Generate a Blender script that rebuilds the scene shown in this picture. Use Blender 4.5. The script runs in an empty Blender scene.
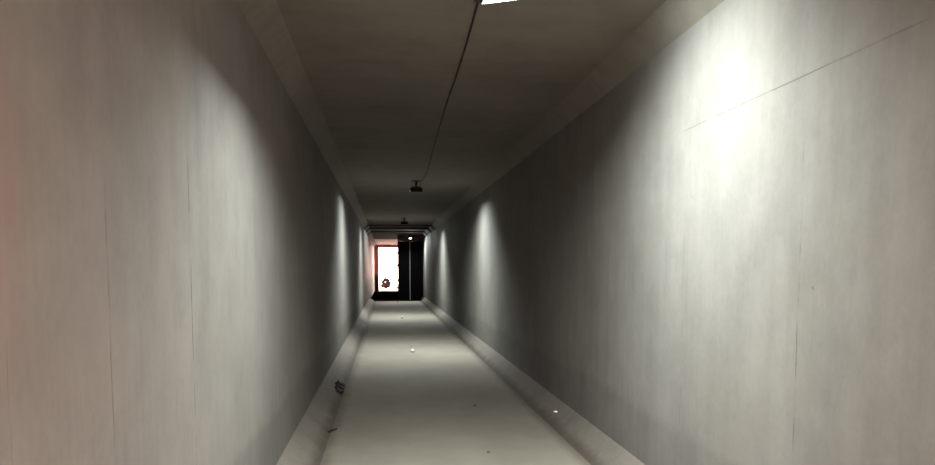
import bpy, bmesh, math, random
from mathutils import Vector, Matrix
random.seed(7)
S = bpy.context.scene
COL = S.collection
XL, XR = -.803, 1.854        # inner faces of the side walls
HC = 3.215                   # ceiling height
G = .18                      # height of the bottom haunches
HT = .155                    # top haunch leg
Y0, YJ, YF, YE = -1.0, 27.3, 35.0, 50.6   # tunnel mouth, old section, end of pale floor, portal

# ------------------------------------------------------------------ helpers
def link(name, bm, mat, parent=None, smooth=False):
    me = bpy.data.meshes.new(name)
    bmesh.ops.recalc_face_normals(bm, faces=bm.faces)
    bm.to_mesh(me); bm.free()
    if smooth:
        for p in me.polygons: p.use_smooth = True
    if mat: me.materials.append(mat)
    o = bpy.data.objects.new(name, me); COL.objects.link(o)
    if parent: o.parent = parent
    return o

def tag(o, label=None, cat=None, group=None, kind=None):
    if label: o['label'] = label
    if cat: o['category'] = cat
    if group: o['group'] = group
    if kind: o['kind'] = kind
    return o

def thing(name, label, cat, loc=(0, 0, 0), group=None):
    o = bpy.data.objects.new(name, None); COL.objects.link(o)
    o.location = loc; o.empty_display_size = .1
    return tag(o, label, cat, group)

def add_box(bm, a, b):
    r = bmesh.ops.create_cube(bm, size=1)
    for v in r['verts']:
        v.co = Vector([(a[i] + b[i]) / 2 + v.co[i] * (b[i] - a[i]) for i in range(3)])
    return r['verts']

def add_prism(bm, poly, y0, y1):
    """poly: (x,z) outline swept along the tunnel."""
    A = [bm.verts.new((x, y0, z)) for x, z in poly]
    B = [bm.verts.new((x, y1, z)) for x, z in poly]
    n = len(poly)
    bm.faces.new(A); bm.faces.new(B[::-1])
    for i in range(n):
        j = (i + 1) % n
        bm.faces.new((A[i], B[i], B[j], A[j]))

def add_lathe(bm, prof, seg=32, closed=False):
    rings = []
    for r, z in prof:
        if r < 1e-5: rings.append([bm.verts.new((0, 0, z))])
        else: rings.append([bm.verts.new((r * math.cos(2 * math.pi * k / seg), r * math.sin(2 * math.pi * k / seg), z)) for k in range(seg)])
    pairs = list(zip(rings, rings[1:]))
    if closed: pairs.append((rings[-1], rings[0]))
    for a, b in pairs:
        for k in range(seg):
            l = (k + 1) % seg
            if len(a) == 1 and len(b) == 1: continue
            if len(a) == 1: bm.faces.new((a[0], b[k], b[l]))
            elif len(b) == 1: bm.faces.new((a[k], b[0], a[l]))
            else: bm.faces.new((a[k], b[k], b[l], a[l]))

def add_tube(bm, pts, r, seg=10):
    pts = [Vector(p) for p in pts]; rings = []
    for i, p in enumerate(pts):
        t = (pts[min(i + 1, len(pts) - 1)] - pts[max(i - 1, 0)]).normalized()
        u = t.cross(Vector((0, 0, 1)))
        if u.length < 1e-3: u = t.cross(Vector((1, 0, 0)))
        u.normalize(); w = u.cross(t)
        rr = r(i / (len(pts) - 1)) if callable(r) else r
        rings.append([bm.verts.new(p + rr * (math.cos(2 * math.pi * k / seg) * u + math.sin(2 * math.pi * k / seg) * w)) for k in range(seg)])
    for a, b in zip(rings, rings[1:]):
        for k in range(seg):
            bm.faces.new((a[k], a[(k + 1) % seg], b[(k + 1) % seg], b[k]))
    bm.faces.new(rings[0][::-1]); bm.faces.new(rings[-1])

# ------------------------------------------------------------------ materials
class NT:
    def __init__(s, name):
        s.m = bpy.data.materials.new(name); s.m.use_nodes = True
        s.t = s.m.node_tree; s.b = s.t.nodes['Principled BSDF']
        s.co = s.t.nodes.new('ShaderNodeTexCoord').outputs['Object']
    def put(s, inp, v):
        if hasattr(v, 'is_output'): s.t.links.new(v, inp)
        else: inp.default_value = v
    def math(s, op, a, b=0., c=None, clamp=False):
        n = s.t.nodes.new('ShaderNodeMath'); n.operation = op; n.use_clamp = clamp
        s.put(n.inputs[0], a); s.put(n.inputs[1], b)
        if c is not None: s.put(n.inputs[2], c)
        return n.outputs[0]
    def sep(s):
        n = s.t.nodes.new('ShaderNodeSeparateXYZ'); s.t.links.new(s.co, n.inputs[0]); return n.outputs
    def noise(s, scale, vec=(1, 1, 1), detail=4, rough=.6):
        mp = s.t.nodes.new('ShaderNodeMapping'); mp.inputs['Scale'].default_value = vec
        s.t.links.new(s.co, mp.inputs[0])
        n = s.t.nodes.new('ShaderNodeTexNoise'); n.inputs['Scale'].default_value = scale
        n.inputs['Detail'].default_value = detail; n.inputs['Roughness'].default_value = rough
        s.t.links.new(mp.outputs[0], n.inputs['Vector']); return n.outputs['Fac']
    def step(s, v, lo, hi, a=0., b=1.):
        n = s.t.nodes.new('ShaderNodeMapRange'); n.interpolation_type = 'SMOOTHSTEP'
        s.put(n.inputs[0], v)
        for i, x in enumerate((lo, hi, a, b)): n.inputs[i + 1].default_value = x
        return n.outputs[0]
    def mix(s, f, a, b, blend='MIX'):
        n = s.t.nodes.new('ShaderNodeMix'); n.data_type = 'RGBA'; n.blend_type = blend
        s.put(n.inputs[0], f)
        for k, v in ((6, a), (7, b)):
            if isinstance(v, tuple) and len(v) == 3: v = v + (1,)
            s.put(n.inputs[k], v)
        return n.outputs[2]
    def grey(s, v):
        n = s.t.nodes.new('ShaderNodeCombineColor')
        for i in range(3): s.put(n.inputs[i], v)
        return n.outputs[0]
    def bump(s, h, strength=.3, dist=.01):
        n = s.t.nodes.new('ShaderNodeBump'); n.inputs['Strength'].default_value = strength; n.inputs['Distance'].default_value = dist
        s.t.links.new(h, n.inputs['Height']); s.t.links.new(n.outputs[0], s.b.inputs['Normal'])
    def out(s, col, rough=.8, spec=.3, metal=0.):
        s.put(s.b.inputs['Base Color'], col if not isinstance(col, tuple) else col + (1,) if len(col) == 3 else col)
        s.put(s.b.inputs['Roughness'], rough); s.put(s.b.inputs['Specular IOR Level'], spec); s.put(s.b.inputs['Metallic'], metal)
        return s.m

def plain(name, col, rough=.6, spec=.4, metal=0., vary=.15, scale=20):
    t = NT(name); n = t.noise(scale)
    f = t.step(n, .3, .7, 1 - vary, 1 + vary)
    return t.out(t.mix(1., col, t.grey(f), 'MULTIPLY'), rough, spec, metal)

def concrete(name, base, side=None):
    """cast concrete: blotches, vertical trowel streaks, pour joints."""
    t = NT(name); x, y, z = t.sep()
    big = t.noise(.9, (1, 1, .7), 5)
    mid = t.noise(4, (1, 1, 1), 6)
    fine = t.noise(38, (1, 1, .8), 5)
    stk = t.noise(9, (1, 1, .045), 4, .7) if side != 'top' else t.noise(3, (.1, 1, 1), 4)
    v = t.math('ADD', t.step(big, .25, .75, .86, 1.12), t.step(mid, .25, .75, -.07, .07))
    v = t.math('ADD', v, t.step(stk, .3, .7, -.045, .045))
    v = t.math('ADD', v, t.step(fine, .3, .7, -.03, .03))
    col = t.mix(1., base, t.grey(v), 'MULTIPLY')
    warm = t.noise(1.7, (1, .6, 1), 3)
    col = t.mix(t.step(warm, .5, .75, 0, .22), col, (base[0] * 1.1, base[1] * .98, base[2] * .9))
    pits = t.noise(15, (1, 1, 1), 2)
    col = t.mix(t.step(pits, .755, .80, 0, .6), col, (.07, .06, .05))
    wob = t.math('MULTIPLY', t.math('SUBTRACT', t.noise(5), .5), .03)
    brk = t.noise(3.3, (1, 1, 1.6), 5)
    def vline(a, z0, z1, w, s):
        d = t.math('ABSOLUTE', t.math('SUBTRACT', t.math('ADD', y, wob), a))
        m = t.step(d, w * .3, w, 1, 0)
        m = t.math('MULTIPLY', m, t.step(z, z0, z0 + .15)); m = t.math('MULTIPLY', m, t.step(z, z1 - .15, z1, 1, 0))
        return t.math('MULTIPLY', t.math('MULTIPLY', m, t.step(brk, .38, .60)), s * .95)
    lines = []
    if side == 'left':
        lines = [vline(2.2, .55, 2.0, .006, .55), vline(3.1, .3, 2.15, .009, .7), vline(4.0, 1.55, 2.1, .006, .6),
                 vline(1.62, .4, 1.5, .005, .3), vline(6.5, .4, 2.2, .01, .4)]
    if side == 'right':
        lines = [vline(3.07, .7, 2.2, .008, .5), vline(4.35, .5, 2.0, .01, .3), vline(6.4, .3, 2.6, .012, .4)]
        d = t.math('ABSOLUTE', t.math('SUBTRACT', t.math('ADD', z, t.math('MULTIPLY', wob, .25)), 2.452))
        m = t.step(d, .001, .006, 1, 0)
        m = t.math('MULTIPLY', m, t.step(y, 2.3, 2.45)); m = t.math('MULTIPLY', m, t.step(y, 4.2, 4.5, 1, 0))
        gap = t.step(t.math('ABSOLUTE', t.math('SUBTRACT', y, 4.02)), .03, .08)
        lines.append(t.math('MULTIPLY', t.math('MULTIPLY', m, gap), t.step(brk, .3, .6, .15, .6)))
        # rubbed patch above the joint near the mouth
        ptc = t.math('MULTIPLY', t.step(t.math('ABSOLUTE', t.math('SUBTRACT', z, 2.5)), .02, .22, 1, 0), t.step(y, 2.2, 2.75, 1, 0))
        col = t.mix(t.math('MULTIPLY', ptc, t.step(mid, .4, .65, 0, .3)), col, (.12, .10, .08))
    for m in lines: col = t.mix(m, col, (.05, .045, .04))
    if side in ('left', 'right'):
        # wall colour darker below a wandering edge near the floor
        kz = t.math('ADD', z, t.math('MULTIPLY', t.math('SUBTRACT', t.noise(1.3), .5), .22))
        low = t.step(kz, .52, .62, .82 if side == 'left' else .86, 1)
        col = t.mix(1., col, t.grey(low), 'MULTIPLY')
    if side == 'kerb':
        # dirt caught along the foot
        kz = t.math('ADD', z, t.math('MULTIPLY', t.math('SUBTRACT', mid, .5), .07))
        col = t.mix(t.step(kz, .015, .085, .65, 0), col, (.05, .04, .032))
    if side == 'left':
        # soft reddish tint by the mouth
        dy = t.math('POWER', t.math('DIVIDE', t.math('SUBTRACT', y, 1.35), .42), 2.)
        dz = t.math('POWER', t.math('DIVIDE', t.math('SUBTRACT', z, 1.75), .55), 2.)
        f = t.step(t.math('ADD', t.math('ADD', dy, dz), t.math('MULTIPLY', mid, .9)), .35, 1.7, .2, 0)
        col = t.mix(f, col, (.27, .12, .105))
    t.bump(t.math('ADD', t.math('MULTIPLY', mid, .6), t.math('MULTIPLY', fine, .35)), .35, .006)
    return t.out(col, t.step(big, .3, .7, .7, .85), .12)

def floor_mat():
    t = NT('floor concrete'); x, y, z = t.sep()
    big = t.noise(.7, (1, .6, 1), 5); mid = t.noise(3.5, (1, .7, 1), 6); fine = t.noise(45, detail=4)
    v = t.math('ADD', t.step(big, .25, .75, .86, 1.12), t.step(mid, .25, .75, -.08, .08))
    v = t.math('ADD', v, t.step(fine, .3, .7, -.04, .04))
    col = t.mix(1., (.20, .182, .153), t.grey(v), 'MULTIPLY')
    # dirt washed along both edges
    wob = t.math('MULTIPLY', t.math('SUBTRACT', mid, .5), .10)
    e = t.math('ABSOLUTE', t.math('SUBTRACT', t.math('ADD', x, wob), .55))
    col = t.mix(t.step(e, .97, 1.10, 0, .5), col, (.06, .047, .037))
    t.bump(t.math('ADD', mid, t.math('MULTIPLY', fine, .4)), .3, .006)
    return t.out(col, t.step(mid, .3, .7, .75, .9), .15)

def brick_mat():
    t = NT('red brick')  # brick red also stands in for pink daylight glare near the exit
    n = t.t.nodes.new('ShaderNodeTexBrick')
    mp = t.t.nodes.new('ShaderNodeMapping'); mp.inputs['Rotation'].default_value = (math.pi / 2, 0, math.pi / 2)
    sx = t.t.nodes.new('ShaderNodeCombineXYZ'); x, y, z = t.sep()
    t.t.links.new(t.math('ADD', x, y), sx.inputs[0]); t.t.links.new(z, sx.inputs[1])
    t.t.links.new(sx.outputs[0], n.inputs['Vector'])
    n.inputs['Color1'].default_value = (.50, .20, .165, 1); n.inputs['Color2'].default_value = (.40, .15, .125, 1)
    n.inputs['Mortar'].default_value = (.33, .24, .21, 1)
    n.inputs['Scale'].default_value = 1; n.inputs['Brick Width'].default_value = .22; n.inputs['Row Height'].default_value = .075
    n.inputs['Mortar Size'].default_value = .006
    w = t.noise(2.5); c = t.mix(t.step(w, .35, .7, 0, .3), n.outputs['Color'], (.5, .25, .2))
    # colour darkens unevenly towards the floor
    d = t.math('ADD', z, t.math('MULTIPLY', t.math('SUBTRACT', w, .5), .8))
    c = t.mix(t.step(d, .75, 1.35, .9, 0), c, (.03, .025, .022))
    t.bump(n.outputs['Fac'], -.4, .01)
    return t.out(c, .6, .4)

M = {}
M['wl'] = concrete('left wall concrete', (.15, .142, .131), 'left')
M['wr'] = concrete('right wall concrete', (.15, .144, .133), 'right')
M['top'] = concrete('ceiling concrete', (.16, .148, .125), 'top')
M['haunch'] = concrete('haunch concrete', (.15, .14, .12), 'haunch')
M['kerb'] = concrete('lower haunch concrete', (.14, .126, .11), 'kerb')
M['floor'] = floor_mat()
M['brick'] = brick_mat()
M['old_dark'] = plain('dark far lining', (.045, .035, .029), .85, .2, vary=.3, scale=3)  # dark tone for the far ceiling, right wall and beams
M['floor_black'] = plain('black far floor', (.003, .0026, .0026), .95, 0., vary=.3, scale=30)  # even black for the far stretch of floor
M['apron'] = plain('outside paving', (.27, .25, .23), .85, .2, vary=.1, scale=4)
M['black'] = plain('black lamp metal', (.018, .018, .016), .5, .4)
M['shield'] = plain('matt black blade', (.006, .006, .0055), .8, .1)
M['cable'] = plain('black cable sheath', (.012, .010, .009), .6, .3)
M['steel'] = plain('galvanised steel', (.35, .35, .33), .4, .5, 1., vary=.2)
M['door'] = plain('black painted steel', (.0012, .001, .0012), .6, .03, vary=.3)
M['bar'] = plain('pale streak bar', (.16, .16, .16), .5, .4, 0.)
M['white'] = plain('white chips', (.8, .8, .76), .5, .5, vary=.05)
M['stone'] = plain('grey grit', (.10, .09, .08), .8, .3, vary=.3)
M['pale'] = plain('pale grit', (.62, .57, .5), .8, .3, vary=.1)
M['leaf'] = plain('rotten brown leaf', (.022, .016, .013), .8, .3, vary=.3)
M['twig'] = plain('dark twig bark', (.035, .025, .02), .8, .2, vary=.3)
M['redleaf'] = plain('dark red leaves', (.012, .0015, .004), .6, .2, vary=.5, scale=8)
def lens_mat(s):
    t = NT('lit lamp lens'); t.out((.9, .9, .85), .3)
    t.b.inputs['Emission Color'].default_value = (1, 1, .95, 1); t.b.inputs['Emission Strength'].default_value = s
    return t.m
M['lens'] = lens_mat(14)

# ------------------------------------------------------------------ setting
def struct(name, bm, mat, parent=None):
    o = link(name, bm, mat, parent); o['kind'] = 'structure'; return o
def prism(name, poly, y0, y1, mat):
    bm = bmesh.new(); add_prism(bm, poly, y0, y1); return struct(name, bm, mat)
T = .3
def box_poly(a, b): return [(a[0], a[1]), (b[0], a[1]), (b[0], b[1]), (a[0], b[1])]
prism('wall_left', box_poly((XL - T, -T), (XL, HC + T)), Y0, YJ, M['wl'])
prism('wall_right', box_poly((XR, -T), (XR + T, HC + T)), Y0, YF + 1.35, M['wr'])
prism('ceiling', box_poly((XL, HC), (XR, HC + T)), Y0, YJ, M['top'])
prism('floor', box_poly((XL, -T), (XR, 0)), Y0, YF, M['floor'])
prism('trim_1', [(XL, HC), (XL, HC - HT), (XL + HT, HC)], Y0, YJ, M['haunch'])
prism('trim_2', [(XR, HC), (XR, HC - HT), (XR - HT, HC)], Y0, YJ, M['haunch'])
prism('trim_3', [(XL, 0), (XL, G), (XL + .253, 0)], Y0, YF, M['kerb'])
prism('trim_4', [(XR, 0), (XR, G), (XR - .206, 0)], Y0, YF, M['kerb'])
# the older brick length beyond the joint
prism('wall_left_far', box_poly((XL - T, -T), (XL, HC + T)), YJ, YE, M['brick'])
prism('wall_right_far', box_poly((XR, -T), (XR + T, HC + T)), YF + 1.35, YE, M['old_dark'])
prism('ceiling_far', box_poly((XL, HC), (XR, HC + T)), YJ, 41, M['old_dark'])
prism('ceiling_brick', box_poly((XL, HC), (XR, HC + T)), 41, YE, M['brick'])
prism('floor_far', box_poly((XL, -T), (XR, 0)), YF, YE, M['floor_black'])
prism('trim_5', [(XL, HC), (XL, HC - HT), (XL + HT, HC)], YJ + .3, YE, M['haunch'])
prism('trim_6', [(XR, HC), (XR, HC - HT), (XR - HT, HC)], YJ + .3, YE, M['old_dark'])
n = 7
for yy in (YJ, 29.6, 32.2):          # beams dropping below the old ceiling
    bm = bmesh.new(); add_prism(bm, [(XL, HC), (XL, HC - HT - .03), (XL + HT, HC - .045), (XR - HT, HC - .045), (XR, HC - HT - .03), (XR, HC)], yy, yy + .3)
    struct('trim_%d' % n, bm, M['old_dark']); n += 1
# brick portal at the far mouth
bm = bmesh.new()
JX, JZ = -.51, 3.03
add_prism(bm, [(XL - T, -T), (JX, -T), (JX, JZ), (XR, JZ), (XR, HC + T), (XL - T, HC + T)], YE, YE + .8)
struct('wall_portal', bm, M['brick'])
for nm, a, b in (('ground_near', -14, Y0), ('ground_far', YE + .8, YE + 22)):
    bm = bmesh.new(); add_box(bm, (-9, a, -T), (11, b, 0)); struct(nm, bm, M['apron'])
bm = bmesh.new(); add_box(bm, (JX, YE, -T), (XR + T, YE + .8, 0)); struct('floor_threshold', bm, M['apron'])

# two black steel door leaves closing the right half, 36 m in
def leaf(name, outline, y, extras):
    bm = bmesh.new(); add_prism(bm, outline, y, y + .05)
    o = struct(name, bm, M['door'])
    for k, z in extras:
        if k == 'hinge':
            b = bmesh.new(); x = outline[0][0]
            add_box(b, (x - .055, y + .0, z - .05), (x, y + .04, z + .05)); add_tube(b, [(x - .03, y - .012, z - .1), (x - .03, y - .012, z + .1)], .016, 10)
            h = link('hinge', b, M['steel'], o); h['label'] = 'galvanised grey hinge'
    return o
DY = 36.25
d1 = leaf('door_1', [(.585, .03), (1.165, .03), (1.165, 2.93), (.585, 2.93)], DY, [('hinge', .62), ('hinge', 1.0), ('hinge', 1.72), ('hinge', 2.35)])
d2 = leaf('door_2', [(1.21, .03), (XR - .18, .03), (XR - .006, .2), (XR - .006, 2.93), (1.21, 2.93)], DY, [])
b = bmesh.new(); add_tube(b, [(1.19, DY - .03, .02), (1.19, DY - .03, 2.93)], .026, 12)
r = link('streak_bar', b, M['bar'], d2); r['label'] = 'pale round bar added for the lamp streak'  # bar added so its shape gives the lamp's reflected streak on the doors
b = bmesh.new(); add_prism(b, [(.585, 2.945), (XR, 2.945), (XR, HC), (.585, HC)], DY - .02, DY + .1); struct('trim_%d' % n, b, M['old_dark'])

# ------------------------------------------------------------------ lamps
WATT = 245.
def lamp(label, x, y, watt, tilt=(0, 0), drop=.13, col=(.92, 1., .96), shield=True, side=((-1, .042), (1, .054))):
    t = thing('ceiling_lamp', label, 'lamp', (x, y, HC), 'round lamps along the tunnel ceiling')
    b = bmesh.new(); add_lathe(b, [(0, 0), (.1, 0), (.1, -.01), (.092, -.014), (0, -.014)], 32); link('mounting_plate', b, M['black'], t)
    b = bmesh.new(); add_lathe(b, [(0, -.014), (.03, -.014), (.026, -.05), (.022, -.06), (.022, -drop + .03), (.03, -drop + .02), (0, -drop + .02)], 20); link('stem', b, M['black'], t, True)
    for s in (-1, 1):
        b = bmesh.new(); add_tube(b, [(s * .075, 0, -.012), (s * .075, 0, -drop + .012)], .0045, 8); link('support_rod', b, M['black'], t)
    R = Matrix.Rotation(math.radians(tilt[0]), 4, 'X') @ Matrix.Rotation(math.radians(tilt[1]), 4, 'Y')
    def head(bm): bmesh.ops.transform(bm, matrix=Matrix.Translation((0, 0, -drop)) @ R, verts=bm.verts)
    b = bmesh.new()
    add_lathe(b, [(.0, .016), (.085, .016), (.105, .004), (.109, -.014), (.0, -.014)], 40)
    head(b); link('lamp_housing', b, M['black'], t, False)
    if shield:                       # two blades added fore and aft of the lens to narrow its light
        for yy, dz in ((-.078, .082), (.078, .062)):
            b = bmesh.new(); add_box(b, (-.112, yy - .003, -dz), (.112, yy + .003, -.013))
            head(b); link('glare_shield', b, M['shield'], t)
    for sx, dz in side:              # side blades added to lower where its light starts on the walls
        b = bmesh.new(); add_box(b, (sx * .112 - .003, -.074, -dz), (sx * .112 + .003, .074, -.013)); head(b); link('glare_shield', b, M['shield'], t)
    b = bmesh.new(); add_lathe(b, [(0, -.013), (.066, -.013), (.064, -.019), (.04, -.0225), (0, -.023)], 36); head(b); link('lens', b, M['lens'], t, True)
    L = bpy.data.lights.new('lamp light', 'AREA'); L.shape = 'DISK'; L.size = .125; L.energy = watt; L.color = col
    lo = bpy.data.objects.new('bulb', L); COL.objects.link(lo); lo.parent = t
    lo.matrix_local = Matrix.Translation((0, 0, -drop)) @ R @ Matrix.Translation((0, 0, -.026))
    return t
lamp('nearest ceiling lamp, glaring at the top edge of the picture', .63, 3.92, WATT * 1.1, (0, -9), .11, side=((-1, .056),))
lamp('dark round ceiling lamp on a short stem at the end of the cable', .572, 13.6, WATT, (0, 0), .125)
lamp('small dark ceiling lamp just before the dark beam', .60, 23.6, WATT, (0, 0), .125)
lamp('glaring ceiling lamp hung before the black steel doors', 1.16, 34.5, WATT * .6, (-14, 0), .2, shield=False, side=())

# cable clipped under the ceiling
cab = thing('ceiling_cable', 'thin black cable clipped along the bare concrete ceiling', 'cable', (.55, 3.92, HC))
def cpt(x, y, z=HC - .007): return (x - .55, y - 3.92, z - HC)
ctrl = [(.53, 3.95), (.567, 4.457), (.597, 5.72), (.607, 7.2), (.64, 9.4), (.695, 12.06), (.69, 13.1), (.66, 13.56)]
pts = []
for i in range(len(ctrl) - 1):
    p0, p1, p2, p3 = (ctrl[max(i - 1, 0)], ctrl[i], ctrl[i + 1], ctrl[min(i + 2, len(ctrl) - 1)])
    for k in range(8):
        u = k / 8
        q = [.5 * (2 * p1[a] + (p2[a] - p0[a]) * u + (2 * p0[a] - 5 * p1[a] + 4 * p2[a] - p3[a]) * u * u + (3 * p1[a] - p0[a] - 3 * p2[a] + p3[a]) * u ** 3) for a in (0, 1)]
        pts.append(cpt(*q))
pts.append(cpt(*ctrl[-1]))
b = bmesh.new(); add_tube(b, pts, .0065, 10); link('sheath', b, M['cable'], cab, True)
for (x, y) in ((.562, 4.40), (.597, 5.72), (.607, 7.2), (.64, 9.4), (.69, 11.8)):
    b = bmesh.new(); big = y < 5
    w = .026 if big else .009
    c = cpt(x, y, HC)
    add_box(b, (c[0] - w, c[1] - (.035 if big else .012), -.026 if big else -.015), (c[0] + w, c[1] + (.035 if big else .012), 0))
    bmesh.ops.bevel(b, geom=b.edges[:], offset=.004, segments=2, affect='EDGES')
    link('clip', b, M['black'], cab)

# ------------------------------------------------------------------ litter on the floor
def lump(name, label, cat, x, y, z, r, mat, flat=.6, group=None, seed=0):
    rnd = random.Random(seed)
    b = bmesh.new(); bmesh.ops.create_icosphere(b, subdivisions=3, radius=1)
    ph = [rnd.uniform(0, 6) for _ in range(6)]
    for v in b.verts:
        d = v.co.normalized()
        k = 1 + .13 * math.sin(3.1 * d.x + ph[0]) + .12 * math.sin(3.7 * d.y + ph[1]) + .1 * math.sin(4.3 * d.z + ph[2]) + .06 * math.sin(9 * d.x + 7 * d.y + ph[3])
        v.co = Vector((d.x * k * r, d.y * k * r * .85, d.z * k * r * flat))
    zm = min(v.co.z for v in b.verts)
    for v in b.verts: v.co.z -= zm
    o = link(name, b, mat, None, True); o.location = (x, y, z); return tag(o, label, cat, group)

def stud(label, x, y, mat, ring):
    t = thing('floor_stud', label, 'stud', (x, y, 0), 'studs along the middle of the floor')
    b = bmesh.new(); add_lathe(b, [(0, 0), (.048, 0), (.046, .008), (.036, .012), (0, .012)], 28); link('base_ring', b, ring, t, True)
    b = bmesh.new(); add_lathe(b, [(.033, .012), (.033, .03), (.029, .045), (.018, .056), (0, .060)], 28); link('dome', b, mat, t, True)
stud('white stud on the floor, nearest of the row', .489, 13.7, M['white'], M['stone'])
stud('white stud on the floor, second of the row', .496, 23.2, M['white'], M['stone'])
stud('dark stud on the last strip of pale floor', .525, 34.1, M['stone'], M['stone'])

# twig and leaves in the left gutter
b = bmesh.new()
add_tube(b, [(-.036, -.085, .012), (-.015, -.03, .016), (.008, .03, .014), (.036, .09, .010)], lambda u: .011 - .004 * u, 8)
add_tube(b, [(-.005, 0, .016), (-.012, .04, .024), (-.01, .08, .02)], .004, 6)
add_tube(b, [(-.03, -.07, .014), (-.046, -.04, .022)], .006, 6)
tw = link('twig', b, M['twig'], None, True); tw.location = (-.535, 7.05, 0.001); tag(tw, 'short dark forked twig on the floor by the left kerb', 'twig')
def dead_leaf(label, x, y, L, W, rot, group, seed):
    rnd = random.Random(seed); b = bmesh.new(); n, m = 10, 6; top = []
    for i in range(n + 1):
        u = i / n; w = W * math.sin(math.pi * min(1, u * .96 + .02)) ** .7
        row = []
        for j in range(m + 1):
            s = j / m * 2 - 1
            row.append(Vector(((u - .5) * L, s * w, .010 + .25 * W * abs(s) ** 1.5 + .06 * L * (u - .5) ** 2 * 4 + .006 * math.sin(7 * u + 5 * s + seed))))
        top.append(row)
    A = [[b.verts.new(p) for p in r] for r in top]; B = [[b.verts.new(p - Vector((0, 0, .003))) for p in r] for r in top]
    for i in range(n):
        for j in range(m):
            b.faces.new((A[i][j], A[i + 1][j], A[i + 1][j + 1], A[i][j + 1])); b.faces.new((B[i][j], B[i][j + 1], B[i + 1][j + 1], B[i + 1][j]))
    for i in range(n):
        for j in (0, m): b.faces.new((A[i][j], A[i + 1][j], B[i + 1][j], B[i][j]))
    for j in range(m):
        for i in (0, n): b.faces.new((A[i][j], A[i][j + 1], B[i][j + 1], B[i][j]))
    o = link('dead_leaf', b, M['leaf'], None, True)
    st = bmesh.new(); add_tube(st, [(L * .48, 0, .018), (L * .62, .004, .014), (L * .78, .01, .010)], .0025, 6); link('stalk', st, M['twig'], o)
    slope = math.atan2(G, .253)
    zz = max(0, (XL + .253 - x) * G / .253)
    o.rotation_euler = (0, slope if x < XL + .25 else 0, 0)
    o.rotation_euler = (Matrix.Rotation(slope if x < XL + .25 else 0, 4, 'Y') @ Matrix.Rotation(rot, 4, 'Z')).to_euler()
    o.location = (x, y, zz + .002); return tag(o, label, 'leaf', group)
g = 'dead leaves on the left lower haunch'
for lab, x, y, L, Wd, rot, sd in (
        ('dark dead leaf on the left kerb, nearest of the heap', -.615, 9.12, .13, .085, .15, 1),
        ('dark dead leaf on the left kerb, in the middle of the heap', -.628, 9.34, .14, .085, -.12, 2),
        ('dark dead leaf on the left kerb, farthest of the heap', -.62, 9.57, .12, .085, .1, 3)):
    dead_leaf(lab, x, y, L, Wd, rot, g, sd)
lump('pebble', 'small dark pebble out on the open floor, the farther of two', 'pebble', 1.011, 8.18, 0, .018, M['stone'], .6, 'grit on the floor', 4)
lump('pebble', 'small dark pebble out on the open floor, the nearer of two', 'pebble', .869, 6.08, 0, .014, M['stone'], .6, 'grit on the floor', 5)
lump('pebble', 'tiny pale pebble at the foot of the right wall', 'pebble', 1.747, 7.28, .094, .02, M['pale'], .6, 'grit on the floor', 6)

# dark red shrub just outside the far mouth
sh = thing('shrub', 'small round dark red shrub in the bright far opening', 'shrub', (.02, 54.2, 0))
b = bmesh.new(); add_tube(b, [(0, 0, 0), (.01, 0, .15), (-.02, .01, .32)], lambda u: .03 - .012 * u, 8)
for a in range(5):
    ca, sa = math.cos(a * 1.257), math.sin(a * 1.257); add_tube(b, [(0, 0, .14), (.12 * ca, .08 * sa, .28), (.22 * ca, .16 * sa, .42)], .012, 6)
link('stem', b, M['twig'], sh)
rnd = random.Random(3); b = bmesh.new()
blobs = [(-.16, .27, .17), (.0, .22, .15), (.14, .27, .15), (.20, .44, .13), (.12, .60, .13), (-.04, .66, .14), (-.17, .50, .11), (.02, .40, .10)]
blobs = [(x * 1.15 - .04, z * 1.12, q * 1.1) for x, z, q in blobs]
for bx, bz, br in blobs:
    for k in range(230):
        d = Vector((rnd.gauss(0, 1), rnd.gauss(0, 1), rnd.gauss(0, 1))).normalized() * br * rnd.uniform(.45, 1.05)
        c = Vector((bx, 0, bz)) + d; u = Vector((rnd.gauss(0, 1), rnd.gauss(0, 1), rnd.gauss(0, 1))).normalized(); w = u.cross(d).normalized(); s = rnd.uniform(.035, .058)
        q = [b.verts.new(c + u * s * 1.4), b.verts.new(c + w * s * .7), b.verts.new(c - u * s * 1.4), b.verts.new(c - w * s * .7)]
        b.faces.new(q)
bm_f = link('foliage', b, M['redleaf'], sh)

# ------------------------------------------------------------------ daylight, camera
W = bpy.data.worlds.new('sky'); S.world = W; W.use_nodes = True
bg = W.node_tree.nodes['Background']; bg.inputs[0].default_value = (1, .77, .66, 1); bg.inputs[1].default_value = 19.0

f, PITCH, YAW = 720., 4.5, 6.438
cd = bpy.data.cameras.new('camera'); cam = bpy.data.objects.new('camera', cd); COL.objects.link(cam)
cd.sensor_fit = 'HORIZONTAL'; cd.sensor_width = 36; cd.lens = 36 * f / 935
cd.shift_y = (324.665 - 232.5) / 935; cd.clip_start = .05; cd.clip_end = 300
cam.location = (0, 0, 1.6); cam.rotation_euler = (math.radians(90 - PITCH), 0, math.radians(-YAW))
S.camera = cam
v = S.view_settings; v.view_transform = 'Standard'; v.look = 'None'; v.gamma = 1; v.exposure = 0; v.use_curve_mapping = False
S.cycles.max_bounces = 10; S.cycles.diffuse_bounces = 6
